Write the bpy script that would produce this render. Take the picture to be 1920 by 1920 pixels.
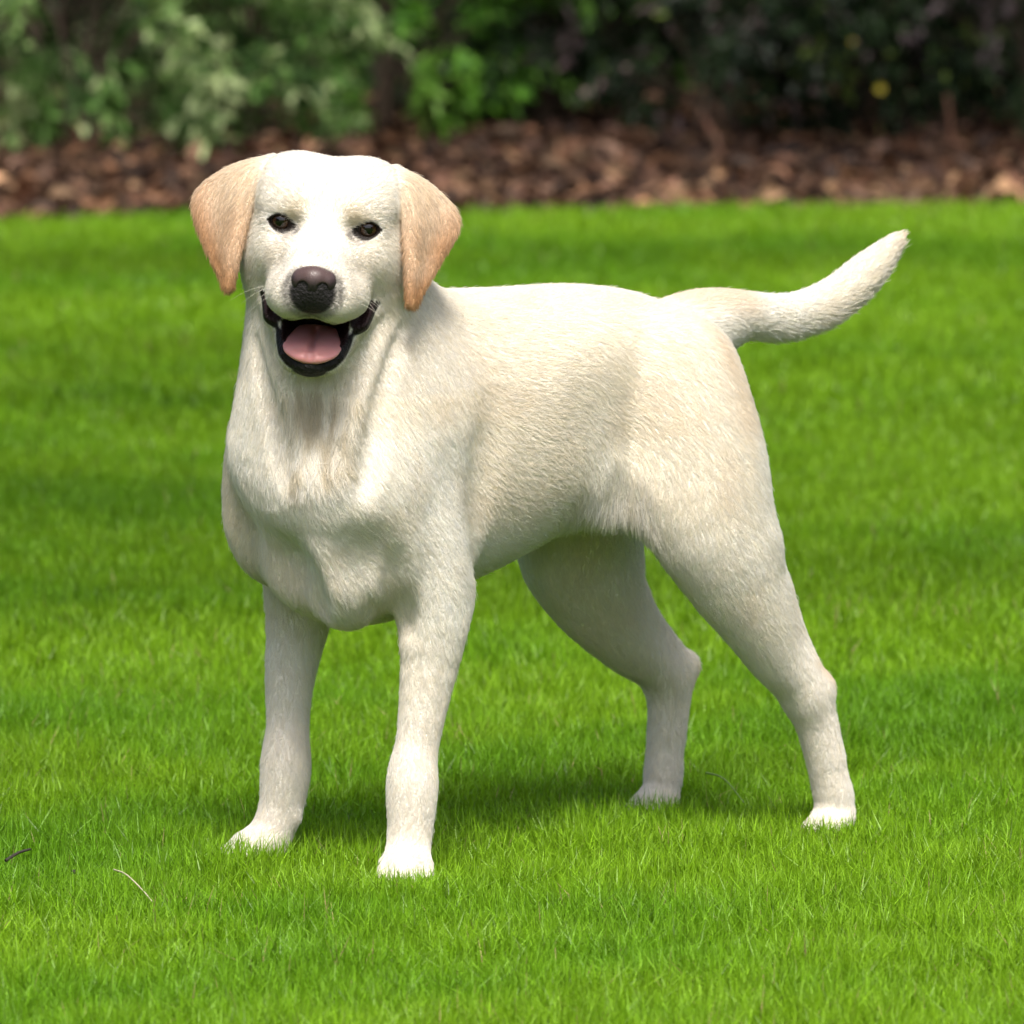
import bpy, math, random
import numpy as np
from mathutils import Vector

sc = bpy.context.scene
for _o in list(bpy.data.objects): bpy.data.objects.remove(_o)

# ---------------------------------------------------------------- camera
cam = bpy.data.cameras.new('camera'); cam_o = bpy.data.objects.new('camera', cam); sc.collection.objects.link(cam_o); sc.camera = cam_o
cam.sensor_width = 36; cam.lens = 273.6; cam.clip_start = .5; cam.clip_end = 600
cam_o.location = (0, -7.7, 1.1); cam_o.rotation_euler = (math.radians(90 - 5.462), 0, 0)
cam.dof.use_dof = True; cam.dof.focus_distance = 7.62; cam.dof.aperture_fstop = 11.5

# ---------------------------------------------------------------- sky, sun, exposure
SUN_EL, SUN_AZ = math.radians(58), math.radians(180 - 4)      # azimuth clockwise from +Y
SUN_DIR = Vector((math.sin(SUN_AZ) * math.cos(SUN_EL), math.cos(SUN_AZ) * math.cos(SUN_EL), math.sin(SUN_EL)))
world = bpy.data.worlds.new('World'); sc.world = world; world.use_nodes = True
wn = world.node_tree; bg = wn.nodes['Background']
sky = wn.nodes.new('ShaderNodeTexSky'); sky.sky_type = 'NISHITA'; sky.sun_disc = False
sky.sun_elevation = SUN_EL; sky.sun_rotation = SUN_AZ; sky.air_density = 1.0; sky.dust_density = 4.0; sky.ozone_density = .6
wn.links.new(sky.outputs[0], bg.inputs[0]); bg.inputs[1].default_value = .15
sun = bpy.data.lights.new('sun', 'SUN'); sun.energy = 3.0; sun.angle = math.radians(17); sun.color = (1, .965, .90)
sun_o = bpy.data.objects.new('sun', sun); sc.collection.objects.link(sun_o)
sun_o.rotation_euler = SUN_DIR.to_track_quat('Z', 'Y').to_euler()
sc.view_settings.view_transform = 'Standard'; sc.view_settings.look = 'None'; sc.view_settings.gamma = 1
sc.view_settings.use_curve_mapping = False; sc.view_settings.exposure = 0.78
sc.cycles_curves.shape = 'RIBBONS'
sc.cycles.max_bounces = 6; sc.cycles.diffuse_bounces = 3; sc.cycles.transmission_bounces = 3; sc.cycles.transparent_max_bounces = 8
sc.cycles.use_denoising = True

# ---------------------------------------------------------------- helpers
def link(o, parent=None):
    sc.collection.objects.link(o)
    if parent is not None: o.parent = parent
    return o
def tag(o, label=None, cat=None, group=None, kind=None):
    for k, v in (('label', label), ('category', cat), ('group', group), ('kind', kind)):
        if v: o[k] = v
    return o
def empty(name, loc=(0, 0, 0), rz=0):
    o = bpy.data.objects.new(name, None); o.location = loc; o.rotation_euler = (0, 0, rz); o.empty_display_size = .1
    return link(o)
def mesh_np(name, V, faces, smooth=False, cols=None):
    """Mesh from arrays: V (n,3), faces a list of (m,k) index arrays, cols {attribute: (n,3) colours or (n,) values}."""
    me = bpy.data.meshes.new(name); V = np.ascontiguousarray(V, np.float32)
    me.vertices.add(len(V)); me.vertices.foreach_set('co', V.ravel())
    loops = np.concatenate([f.ravel() for f in faces]).astype(np.int32)
    sizes = np.concatenate([np.full(len(f), f.shape[1], np.int32) for f in faces])
    me.loops.add(len(loops)); me.loops.foreach_set('vertex_index', loops)
    me.polygons.add(len(sizes)); me.polygons.foreach_set('loop_start', np.concatenate([[0], np.cumsum(sizes)[:-1]]).astype(np.int32))
    try: me.polygons.foreach_set('loop_total', sizes)
    except Exception: pass
    me.polygons.foreach_set('use_smooth', np.full(len(sizes), smooth))
    for k, c in (cols or {}).items(): add_attr(me, k, c, 'POINT')
    me.update(calc_edges=True); me.validate()
    return me
def add_attr(data, k, c, dom):
    c = np.asarray(c, np.float32)
    if c.ndim == 2:
        a = data.attributes.new(k, 'FLOAT_COLOR', dom); a.data.foreach_set('color', np.concatenate([c, np.ones((len(c), 1), np.float32)], 1).ravel())
    else:
        a = data.attributes.new(k, 'FLOAT', dom); a.data.foreach_set('value', c)
class NT:
    """Short way to write a material's node tree."""
    def __init__(self, name):
        self.m = bpy.data.materials.new(name); self.m.use_nodes = True; self.t = self.m.node_tree
        self.t.nodes.clear(); self.out = self.t.nodes.new('ShaderNodeOutputMaterial')
    def n(self, typ, props=None, **ins):
        x = self.t.nodes.new('ShaderNode' + typ)
        for k, v in (props or {}).items(): setattr(x, k, v)
        for k, v in ins.items(): self.set(x, k.replace('_', ' '), v)
        return x
    def set(self, x, k, v):
        s = x.inputs[int(k)] if k.isdigit() else x.inputs[k]
        if isinstance(v, bpy.types.NodeSocket): self.t.links.new(v, s)
        elif isinstance(v, bpy.types.Node): self.t.links.new(v.outputs[0], s)
        else:
            if s.type == 'RGBA' and len(v) == 3: v = (*v, 1)
            s.default_value = v
    def done(self, node, disp=None):
        self.t.links.new(node.outputs[0], self.out.inputs['Surface']); return self.m
def plain(name, col, rough=.6, spec=.5, noise=None, coat=0, bump=None, sss=0):
    t = NT(name); c = col
    if noise:
        tc = t.n('TexCoord'); nz = t.n('TexNoise', Vector=tc.outputs['Object'], Scale=noise[0], Detail=4.0)
        r = t.n('MixRGB', Fac=nz.outputs[0], Color1=col, Color2=noise[1]); c = r
    b = t.n('BsdfPrincipled', Base_Color=c, Roughness=rough, Specular_IOR_Level=spec, Coat_Weight=coat, Coat_Roughness=.1, Subsurface_Weight=sss, Subsurface_Scale=.01)
    if bump:
        tc = t.n('TexCoord'); nz = t.n('TexNoise', Vector=tc.outputs['Object'], Scale=bump[0], Detail=3.0)
        t.set(b, 'Normal', t.n('Bump', Height=nz.outputs[0], Strength=bump[1], Distance=bump[2]).outputs[0])
    return t.done(b)
def attr_mat(name, attr='col', rough=.5, transl=0, spec=.4):
    """Colour from a per-point attribute, with some light passing through thin leaves."""
    t = NT(name); a = t.n('Attribute', dict(attribute_name=attr))
    b = t.n('BsdfPrincipled', Base_Color=a.outputs['Color'], Roughness=rough, Specular_IOR_Level=spec)
    if transl:
        tr = t.n('BsdfTranslucent', Color=t.n('HueSaturation', Saturation=1.1, Value=1.15, Color=a.outputs['Color']))
        b = t.n('MixShader', Fac=transl); t.set(b, '1', tr.outputs[0]); 
        p = t.n('BsdfPrincipled', Base_Color=a.outputs['Color'], Roughness=rough, Specular_IOR_Level=spec)
        t.set(b, '1', p.outputs[0]); t.set(b, '2', tr.outputs[0])
    return t.done(b)
def vnoise(P, scale, seed=0):
    """Smooth value noise in 0..1 at points P (n,d)."""
    P = np.asarray(P, float) * scale + seed * 17.31; I = np.floor(P).astype(np.int64); f = P - I; f = f * f * (3 - 2 * f); d = P.shape[1]
    out = 0
    for c in range(2 ** d):
        o = np.array([(c >> i) & 1 for i in range(d)]); J = I + o
        h = J[:, 0] * 374761393 + J[:, 1] * 668265263 + (J[:, 2] * 2147483647 if d > 2 else 0) + seed * 1274126177
        h = (h ^ (h >> 13)) * 1274126177; h = (h ^ (h >> 16)) & 0xffff
        out = out + h / 65535. * np.prod(np.where(o, f, 1 - f), 1)
    return out
# ---------------------------------------------------------------- dog: implicit body, meshed with surface nets
class Field:
    """Signed distance samples on a rectilinear grid; primitives are blended into it one after another."""
    def __init__(self, xs, ys, zs):
        self.ax = [np.asarray(a, np.float32) for a in (xs, ys, zs)]
        self.d = np.full([len(a) for a in self.ax], 0.06, np.float32)
    def box(self, lo, hi):
        sl = []
        for i in range(3):
            a = int(np.searchsorted(self.ax[i], lo[i])); b = int(np.searchsorted(self.ax[i], hi[i]))
            sl.append(slice(max(a - 1, 0), max(b + 1, a + 1)))
        sl = tuple(sl)
        g = np.meshgrid(*[self.ax[i][sl[i]] for i in range(3)], indexing='ij', sparse=True)
        return sl, g
    def put(self, fn, lo, hi, k=0.02, sub=False):
        pad = k + 0.012
        sl, g = self.box([v - pad for v in lo], [v + pad for v in hi])
        if min(s.stop - s.start for s in sl) < 2: return
        a = self.d[sl]; b = fn(*g)
        if sub:
            b = -b; h = np.maximum(k - np.abs(a - b), 0) / k
            self.d[sl] = np.maximum(a, b) + h * h * (k * .25)
        else:
            h = np.maximum(k - np.abs(a - b), 0) / k
            self.d[sl] = np.minimum(a, b) - h * h * (k * .25)
    def ell(self, c, r, k=0.02, R=None, sub=False):
        """Ellipsoid; R rows are its own axes."""
        c = np.array(c, float); r = np.array(r, float)
        if R is None: R = np.eye(3)
        R = np.array(R, float)
        ext = np.sqrt(((R * r[:, None]) ** 2).sum(0))
        def fn(X, Y, Z):
            X, Y, Z = X - c[0], Y - c[1], Z - c[2]
            k0 = 0; k1 = 0
            for i in range(3):
                q = (R[i, 0] * X + R[i, 1] * Y + R[i, 2] * Z) / r[i]
                k0 = k0 + q * q; k1 = k1 + (q / r[i]) ** 2
            k0 = np.sqrt(k0); k1 = np.sqrt(k1) + 1e-9
            return (k0 * (k0 - 1) / k1).astype(np.float32)
        self.put(fn, c - ext, c + ext, k, sub)
    def cone(self, a, b, ra, rb, k=0.02, flat=None, s=1.0, sub=False):
        """Round cone from a to b; along the unit axis `flat` its section is scaled by s."""
        a = np.array(a, float); b = np.array(b, float); ab = b - a; L2 = ab @ ab + 1e-12
        m = max(ra, rb) * max(1, s)
        def fn(X, Y, Z):
            t = np.clip(((X - a[0]) * ab[0] + (Y - a[1]) * ab[1] + (Z - a[2]) * ab[2]) / L2, 0, 1)
            px, py, pz = X - a[0] - t * ab[0], Y - a[1] - t * ab[1], Z - a[2] - t * ab[2]
            if flat is not None:
                q = (px * flat[0] + py * flat[1] + pz * flat[2]) * (1 / s - 1)
                px, py, pz = px + q * flat[0], py + q * flat[1], pz + q * flat[2]
            return (np.sqrt(px * px + py * py + pz * pz) - (ra + (rb - ra) * t)).astype(np.float32)
        self.put(fn, np.minimum(a, b) - m, np.maximum(a, b) + m, k, sub)
    def chain(self, pts, rs, k=0.015, flat=None, s=1.0, sub=3, neg=False):
        t = np.linspace(0, 1, (len(pts) - 1) * sub + 1)
        rs = catmull(np.array(rs)[:, None], t)[:, 0]; pts = catmull(pts, t); k = k / sub ** .5
        for i in range(len(pts) - 1): self.cone(pts[i], pts[i + 1], rs[i], rs[i + 1], k, flat, s, neg)
    def mesh(self):
        d = self.d; n = d.shape; inside = d < 0
        cn = (n[0] - 1, n[1] - 1, n[2] - 1); tot = cn[0] * cn[1] * cn[2]
        ids, pos, quads = [], [], []
        for ax in range(3):
            o1, o2 = [(1, 2), (2, 0), (0, 1)][ax]
            A = [slice(None)] * 3; B = [slice(None)] * 3
            A[ax] = slice(0, -1); B[ax] = slice(1, None)
            cr = inside[tuple(A)] != inside[tuple(B)]
            I = np.array(np.nonzero(cr)).T
            keep = (I[:, o1] > 0) & (I[:, o1] < n[o1] - 1) & (I[:, o2] > 0) & (I[:, o2] < n[o2] - 1)
            I = I[keep]; J = I.copy(); J[:, ax] += 1
            da = d[I[:, 0], I[:, 1], I[:, 2]]; db = d[J[:, 0], J[:, 1], J[:, 2]]
            t = da / (da - db)
            P = np.stack([self.ax[i][I[:, i]] for i in range(3)], 1)
            P[:, ax] += t * (self.ax[ax][J[:, ax]] - self.ax[ax][I[:, ax]])
            q = []
            for s1, s2 in ((1, 1), (0, 1), (0, 0), (1, 0)):
                C = I.copy(); C[:, o1] -= s1; C[:, o2] -= s2
                ci = (C[:, 0] * cn[1] + C[:, 1]) * cn[2] + C[:, 2]
                q.append(ci); ids.append(ci); pos.append(P)
            q = np.stack(q, 1); q[da > 0] = q[da > 0][:, ::-1]
            quads.append(q)
        ids = np.concatenate(ids); pos = np.concatenate(pos); quads = np.concatenate(quads)
        u, inv = np.unique(ids, return_inverse=True)
        cnt = np.bincount(inv).astype(float)
        V = np.stack([np.bincount(inv, pos[:, i]) / cnt for i in range(3)], 1)
        return V, np.searchsorted(u, quads)

def catmull(P, t):
    """Points of a smooth curve through P at parameters t in 0..1."""
    P = np.asarray(P, float); n = len(P) - 1
    Q = np.concatenate([[2 * P[0] - P[1]], P, [2 * P[-1] - P[-2]]])
    x = np.clip(np.asarray(t, float), 0, 1) * n; i = np.minimum(x.astype(int), n - 1); f = (x - i)[..., None]
    a, b, c, d = Q[i], Q[i + 1], Q[i + 2], Q[i + 3]
    return .5 * (2 * b + (c - a) * f + (2 * a - 5 * b + 4 * c - d) * f * f + (3 * b - a - 3 * c + d) * f ** 3)

DOG_O = (-.174, -.015); DOG_YAW = math.radians(50)
# local axes: x forward, y the dog's left, z up
FWD = np.array([-math.sin(DOG_YAW), -math.cos(DOG_YAW), 0]); LFT = np.array([math.cos(DOG_YAW), -math.sin(DOG_YAW), 0])

# head frame (eye midpoint, forward / left / up) in the dog's own axes
HEAD_C = np.array([.098, .104, .655])
def head_axes(yaw, pitch, roll):
    f = np.array([math.cos(yaw) * math.cos(pitch), math.sin(yaw) * math.cos(pitch), -math.sin(pitch)])
    l = np.array([-math.sin(yaw), math.cos(yaw), 0]); u = np.cross(f, l)
    l2 = l * math.cos(roll) - u * math.sin(roll); u2 = np.cross(f, l2)
    return np.stack([f, l2, u2])
HEAD_R = head_axes(math.radians(46.8), math.radians(6), math.radians(5))
def hp(x, y, z): return HEAD_C + np.array([x, y, z]) @ HEAD_R

def axis(lo, hi, a, b, fine, coarse):
    """Grid line positions, fine between a and b."""
    out = [lo]
    while out[-1] < hi:
        p = out[-1]; dist = max(a - p, p - b, 0)
        out.append(p + min(coarse, fine + dist * .12))
    return out

EYE_Y = .0420; EYE_Z = .0035
def dog_field():
    F = Field(axis(-.82, .26, .02, .235, .0017, .0042), axis(-.21, .26, -.03, .235, .0017, .0042), axis(-.012, .78, .49, .765, .0017, .0042))
    # trunk: ellipse sections along the spine
    st = np.array([  # x, top, bottom, half width, y shift
        (.085, .455, .350, .040, .050), (.06, .490, .315, .082, .040), (.02, .545, .282, .100, .026), (-.06, .580, .263, .110, .012), (-.14, .582, .282, .119, .004),
        (-.22, .580, .308, .121, 0), (-.30, .580, .346, .112, 0), (-.37, .572, .368, .097, 0), (-.42, .556, .380, .084, 0), (-.452, .542, .42, .068, 0), (-.475, .515, .45, .04, 0)])
    st = st[::-1]
    tt = np.linspace(0, 1, 121); S = catmull(st, tt)
    def trunk(X, Y, Z):
        x = np.clip(X, S[0, 0], S[-1, 0])
        top, bot, hw, yc = [np.interp(x, S[:, 0], S[:, i]) for i in (1, 2, 3, 4)]
        zc = bot + (top - bot) * .54; hh = np.where(Z > zc, top - zc, zc - bot)
        e = np.abs((Y - yc) / hw) ** 2.15 + np.abs((Z - zc) / hh) ** 2.15
        q = e ** (1 / 2.15)
        d = (q - 1) * np.minimum(hw, hh) * np.where(q > 1, 1, 1)
        return np.maximum(d, np.abs(X - x) * 1.0 - .0 + np.where(X != x, d * 0, -9)).astype(np.float32)
    F.put(trunk, (-.55, -.14, .2), (.09, .16, .58), .02)
    for s in (1, -1):
        # shoulder blade, upper arm
        F.ell((-.012, s * .071 + .012, .435), (.062, .040, .105), .04, R=rot_y(14))
        F.ell((.030, s * .079 + .016, .370), (.056, .044, .080), .04)
        F.ell((-.035, s * .090 + .006, .335), (.054, .034, .072), .035)
        # buttock and thigh
        F.ell((-.402, s * .058, .462), (.070, .052, .078), .04)
    # neck and throat
    F.cone((-.055, .01, .475), hp(-.095, 0, -.020), .088, .063, .05)
    F.cone((.015, .02, .455), hp(-.080, -.002, -.050), .107, .069, .045)
    F.cone((.055, .034, .42), hp(-.045, 0, -.085), .070, .050, .04)
    F.ell((.074, .066, .402), (.044, .058, .050), .035)       # breast bone
    F.ell((.040, .050, .400), (.065, .085, .050), .03)
    F.ell((.0, .012, .318), (.09, .06, .062), .04)
    F.chain([(.072, .080, .345), (.050, .066, .300), (.020, .045, .278)], [.026, .028, .024], .03)      # keel between the legs
    for p, r in (((.118, .047, .306), (.036, .032, .032)), ((.069, .144, .320), (.034, .034, .034))):     # hollows under the breast
        F.ell(p, r, .030, sub=True)
    # loose skin of the throat, creased where it meets the shoulders
    F.chain([(.020, .090, .560), (.048, .108, .500), (.068, .115, .455), (.076, .110, .412)], [.018, .018, .016, .012], .03)
    F.chain([(.082, .030, .560), (.102, .044, .510), (.106, .062, .460), (.104, .070, .412)], [.018, .018, .016, .012], .03)
    F.chain([(.014, .124, .553), (.040, .135, .510), (.060, .141, .465), (.074, .142, .422), (.077, .143, .395)], [.003, .0055, .0075, .0065, .001], .026, neg=True)
    F.chain([(.128, .027, .545), (.131, .040, .510), (.131, .057, .475), (.130, .072, .435), (.130, .079, .404)], [.003, .0055, .0070, .0060, .001], .026, neg=True)
    F.cone((.114, .114, .515), (.118, .114, .450), .018, .014, .035, sub=True)
    # groove behind the shoulder, hollow of the flank, recess in front of the thigh
    F.chain([(-.098, .142, .47), (-.088, .144, .40), (-.080, .140, .34), (-.077, .130, .29)], [.004, .006, .008, .010], .05, sub=2, neg=True)
    for s in (1, -1):
        F.ell((-.290, s * .172, .450), (.090, .050, .075), .05, sub=True)
    # front legs (left, right): elbow, mid forearm, above the wrist, wrist, pastern, foot
    legs = {1: [(-.020, .088, .375), (-.036, .099, .310), (-.040, .102, .255), (-.030, .100, .185), (-.020, .098, .125), (-.018, .098, .095), (-.013, .099, .055), (-.006, .102, .026)],
            -1: [(-.018, -.080, .375), (-.036, -.100, .310), (-.040, -.110, .255), (-.023, -.105, .185), (-.015, -.098, .125), (-.013, -.097, .095), (-.006, -.099, .055), (.008, -.102, .026)]}
    for s in (1, -1):
        L = legs[s]
        F.chain(L, [.047, .0395, .0328, .0244, .0200, .0192, .0196, .0215], .022)
        F.ell(np.array(L[1]) + (-.028, .0, -.022), (.022, .020, .030), .02)                # point of the elbow
        F.ell(np.array(L[5]) + (.005, 0, .0), (.016, .0180, .032), .03)               # wrist
        cr = [(.034, .134, .330), (.023, .122, .296), (-.002, .100, .262)] if s > 0 else [(.101, .068, .325), (.092, .070, .300), (.074, .062, .275)]
        F.chain(cr, [.004, .0065, .006] if s > 0 else [.003, .005, .004], .03, neg=True)
        foot(F, L[-1], math.radians(47) if s > 0 else math.radians(-12), 1.08)
        F.ell(np.array(L[6]) + (-.006, -s * .021, -.004), (.009, .006, .013), .008)      # dew claw pad
    # hind legs
    hl = {1: dict(hip=(-.395, .083, .455), kn=(-.388, .110, .335), lo=(-.447, .116, .245), ho=(-.522, .116, .152), pt=(-.541, .117, .160), me=(-.548, .116, .09), fo=(-.568, .115, .030)),
          -1: dict(hip=(-.395, -.083, .455), kn=(-.400, -.115, .29), lo=(-.458, -.116, .215), ho=(-.534, -.116, .150), pt=(-.565, -.117, .160), me=(-.535, -.116, .09), fo=(-.530, -.115, .030))}
    for s in (1, -1):
        L = hl[s]
        kn, lo, ho, hip = [np.array(L[k_]) for k_ in ('kn', 'lo', 'ho', 'hip')]
        F.chain([hip + (.020, -s * .012, .015), hip * .5 + kn * .5 + (.000, 0, .0), kn + (-.008, 0, 0), lo], [.075, .066, .054, .038], .05, flat=(0, 1, 0), s=.78, sub=4)
        F.cone(hip + (.000, -s * .022, -.005), lo + (.012, -s * .004, .070), .038, .030, .05)
        F.chain([kn + (-.006, 0, -.01), lo, (lo + ho) / 2 + (.004, 0, -.002), ho, L['me'], L['fo']], [.048, .0365, .0275, .0225, .0188, .0215], .025, sub=4)
        F.cone(np.array(L['lo']) + (-.026, 0, .020), np.array(L['pt']) + (.002, 0, .002), .022, .0092, .026)              # heel tendon
        F.cone(L['pt'], L['ho'], .0086, .016, .026)
        F.cone(L['pt'], np.array(L['me']) + (-.006, 0, 0), .0105, .0145, .018)
        foot(F, L['fo'], math.radians(6 * s), .95)
        # web of skin between belly and thigh, recessed under the flank
        F.cone((-.30, s * .070, .375), kn + (.004, -s * .026, .04), .026, .026, .05)
        F.chain([(-.282, s * .114, .394), (-.284, s * .115, .368), (-.284, s * .113, .338)], [.005, .013, .025], .028, neg=True)
    # tail
    F.chain([(-.430, 0, .515), (-.485, 0, .528), (-.535, 0, .536), (-.60, 0, .533), (-.66, 0, .546), (-.715, 0, .577), (-.762, 0, .611)], [.040, .036, .0245, .0215, .0205, .0175, .006], .02, sub=4)
    # room for the coat: pull the skin in a little, except on the head
    g = np.meshgrid(*F.ax, indexing='ij', sparse=True); hc_ = hp(-.04, 0, -.03)
    r_ = np.sqrt((g[0] - hc_[0]) ** 2 + (g[1] - hc_[1]) ** 2 + (g[2] - hc_[2]) ** 2)
    F.d += ((.0024 + .0018 * np.clip((.30 - g[2]) / .08, 0, 1)) * np.clip((r_ - .09) / .07, 0, 1)).astype(np.float32)
    head(F)
    return F

def rot_y(deg):
    a = math.radians(deg); return np.array([[math.cos(a), 0, math.sin(a)], [0, 1, 0], [-math.sin(a), 0, math.cos(a)]])

CLAWS = []
def foot(F, c, yaw, s):
    """A paw under ankle point c: pad block and four toes."""
    c = np.array(c); f = np.array([math.cos(yaw), math.sin(yaw), 0]); l = np.array([-math.sin(yaw), math.cos(yaw), 0])
    at = lambda a, b, z: np.array([c[0], c[1], 0]) + f * a * s + l * b * s + (0, 0, z * s)
    R = np.stack([f, l, [0, 0, 1]])
    F.ell(at(.010, 0, .020), (.030 * s, .0255 * s, .021 * s), .012, R=R)
    for b, a, r in ((-.0195, .024, .0098), (-.0068, .036, .0112), (.0068, .036, .0112), (.0195, .024, .0098)):
        F.cone(at(a - .016, b * .9, .024), at(a, b, .016), r * s * 1.02, r * s, .005)
        F.ell(at(a + .006, b * 1.03, .012), (.010 * s, .0088 * s, .0105 * s), .004, R=R)
        CLAWS.append((at(a + .008, b * 1.04, .013), at(a + .0185, b * 1.08, .010), at(a + .0245, b * 1.10, .003)))

MOUTH = [((-.012, 0, -.0830), (.030, 0, -.0960), .0225, .0235, .005, 1.25), ((.028, 0, -.0960), (.085, 0, -.0985), .0215, .0190, .005, 1.12)]
for _s in (1, -1): MOUTH += [((-.004, _s * .0465, -.070), (.050, _s * .0345, -.0945), .0040, .0125, .005, 1)]
def head(F):
    R = HEAD_R
    def E(c, r, k=.018, sub=False, yaw=0, pitch=0):
        Q = np.eye(3)
        if yaw:
            a = math.radians(yaw); Q = np.array([[math.cos(a), math.sin(a), 0], [-math.sin(a), math.cos(a), 0], [0, 0, 1]]) @ Q
        if pitch:
            a = math.radians(pitch); Q = np.array([[math.cos(a), 0, -math.sin(a)], [0, 1, 0], [math.sin(a), 0, math.cos(a)]]) @ Q
        F.ell(hp(*c), r, k, R=Q @ R, sub=sub)
    def C(a, b, ra, rb, k=.018, flat=None, s=1, sub=False):
        F.cone(hp(*a), hp(*b), ra, rb, k, None if flat is None else np.array(flat) @ R, s, sub)
    E((-.068, 0, .004), (.080, .067, .047), .03)                       # skull
    E((-.040, 0, .012), (.046, .060, .038), .03)                       # forehead
    for s in (1, -1): E((-.050, s * .038, .030), (.045, .033, .031), .025)
    for s in (1, -1):
        E((-.018, s * .029, .019), (.024, .028, .019), .018)           # brow
        E((-.056, s * .049, -.038), (.052, .032, .045), .025)           # cheek
        E((-.018, s * .044, -.026), (.030, .020, .024), .022)          # cheek bone
        # eye socket hollow and lids
        E((.014, s * (EYE_Y - .012), EYE_Z - .004), (.012, .016, .010), .014, sub=True, yaw=s * 20)
        E((-.0105, s * EYE_Y, EYE_Z - .0005), (.0165, .0175, .0150), .006)
    C((-.01, 0, -.006), (.082, 0, -.036), .0205, .0185, .02)            # bridge of the nose
    C((-.012, 0, -.034), (.066, 0, -.048), .042, .0325, .022, flat=(0, 0, 1), s=.82)   # muzzle
    for s in (1, -1):
        E((.060, s * .0205, -.0575), (.035, .0228, .0230), .012)          # whisker pad
        E((.022, s * .0345, -.0600), (.040, .0158, .021), .012)
    E((.082, 0, -.047), (.014, .021, .018), .010)                      # under the nose
    # lower jaw
    for s in (1, -1):
        C((-.042, s * .039, -.076), (.040, s * .0215, -.119), .016, .0112, .014)
    E((.046, 0, -.1255), (.0185, .0232, .0115), .012)
    C((-.03, 0, -.096), (.030, 0, -.123), .032, .013, .02)
    for s in (1, -1): C((-.034, s * .0475, -.064), (.010, s * .0435, -.088), .0110, .0085, .012)    # skin at the corner of the mouth
    # open mouth
    for a_, b_, ra, rb, k, sy in MOUTH: C(a_, b_, ra, rb, k, flat=(0, 1, 0), s=sy, sub=True)
    # eye openings
    for s in (1, -1):
        C((.008, s * (EYE_Y - .0095), EYE_Z - .0028), (.002, s * (EYE_Y + .0088), EYE_Z - .0004), .0022, .0026, .003, sub=True)
        E((.004, s * (EYE_Y + .0004), EYE_Z - .0003), (.016, .0100, .0070), .003, sub=True)
    # ears: thick curved flaps; curves run from the root to the tip
    for s in (1, -1):
        G = [catmull([hp(*p) for p in e], np.linspace(0, 1, 44)) for e in ear_curves(s)]
        for i in range(44):
            row = catmull([g[i] for g in G], np.linspace(0, 1, 13))
            for j in range(12):
                F.cone(row[j], row[j + 1], .0034, .0034, .0032)

def ear_curves(s):
    """Front edge, ridge, valley and back edge of an ear flap, root to tip, in the head frame."""
    o = -.007 if s > 0 else .001
    return ([(-.050, s * .050, .049), (-.034, s * .067, .040), (-.026, s * .0765, .014), (-.018, s * .082, -.022), (-.011, s * .0885, -.064)],
            [(-.064, s * .056, .052), (-.044, s * (.078 + o * .4), .043), (-.030, s * (.089 + o * .5), .016), (-.018, s * (.0905 + o * .4), -.024), (-.010, s * .0895, -.067)],
            [(-.078, s * .058, .051), (-.070, s * (.094 + o * .8), .038), (-.058, s * (.110 + o), .012), (-.036, s * (.104 + o), -.024), (-.014, s * .0905, -.067)],
            [(-.090, s * .058, .046), (-.086, s * (.106 + o), .030), (-.072, s * (.131 + o), .006), (-.046, s * (.118 + o), -.028), (-.015, s * .092, -.064)])
# ---------------------------------------------------------------- dog: colours, eyes, nose, tongue, coat
def seg_dist(P, L):
    """Distance from points P to the polyline L."""
    best = np.full(len(P), 9.)
    L = np.asarray(L, float)
    for a, b in zip(L[:-1], L[1:]):
        ab = b - a; t = np.clip((P - a) @ ab / (ab @ ab + 1e-12), 0, 1)
        best = np.minimum(best, np.linalg.norm(P - a - t[:, None] * ab, axis=1))
    return best
def ss(a, b, x):
    t = np.clip((x - a) / (b - a), 0, 1); return t * t * (3 - 2 * t)
def mix(c, d, m): return c + (np.asarray(d) - c) * np.asarray(m)[:, None]

LIP_LOW = lambda s: [(-.009, s * .0565, -.0690), (.004, s * .0515, -.0815), (.018, s * .0440, -.0925), (.040, s * .0315, -.109), (.056, s * .0195, -.1215), (.066, 0, -.127)]
LIP_UP = lambda s: [(.004, s * .047, -.075), (.030, s * .045, -.083), (.056, s * .036, -.083), (.078, s * .020, -.074), (.088, 0, -.066)]

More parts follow.
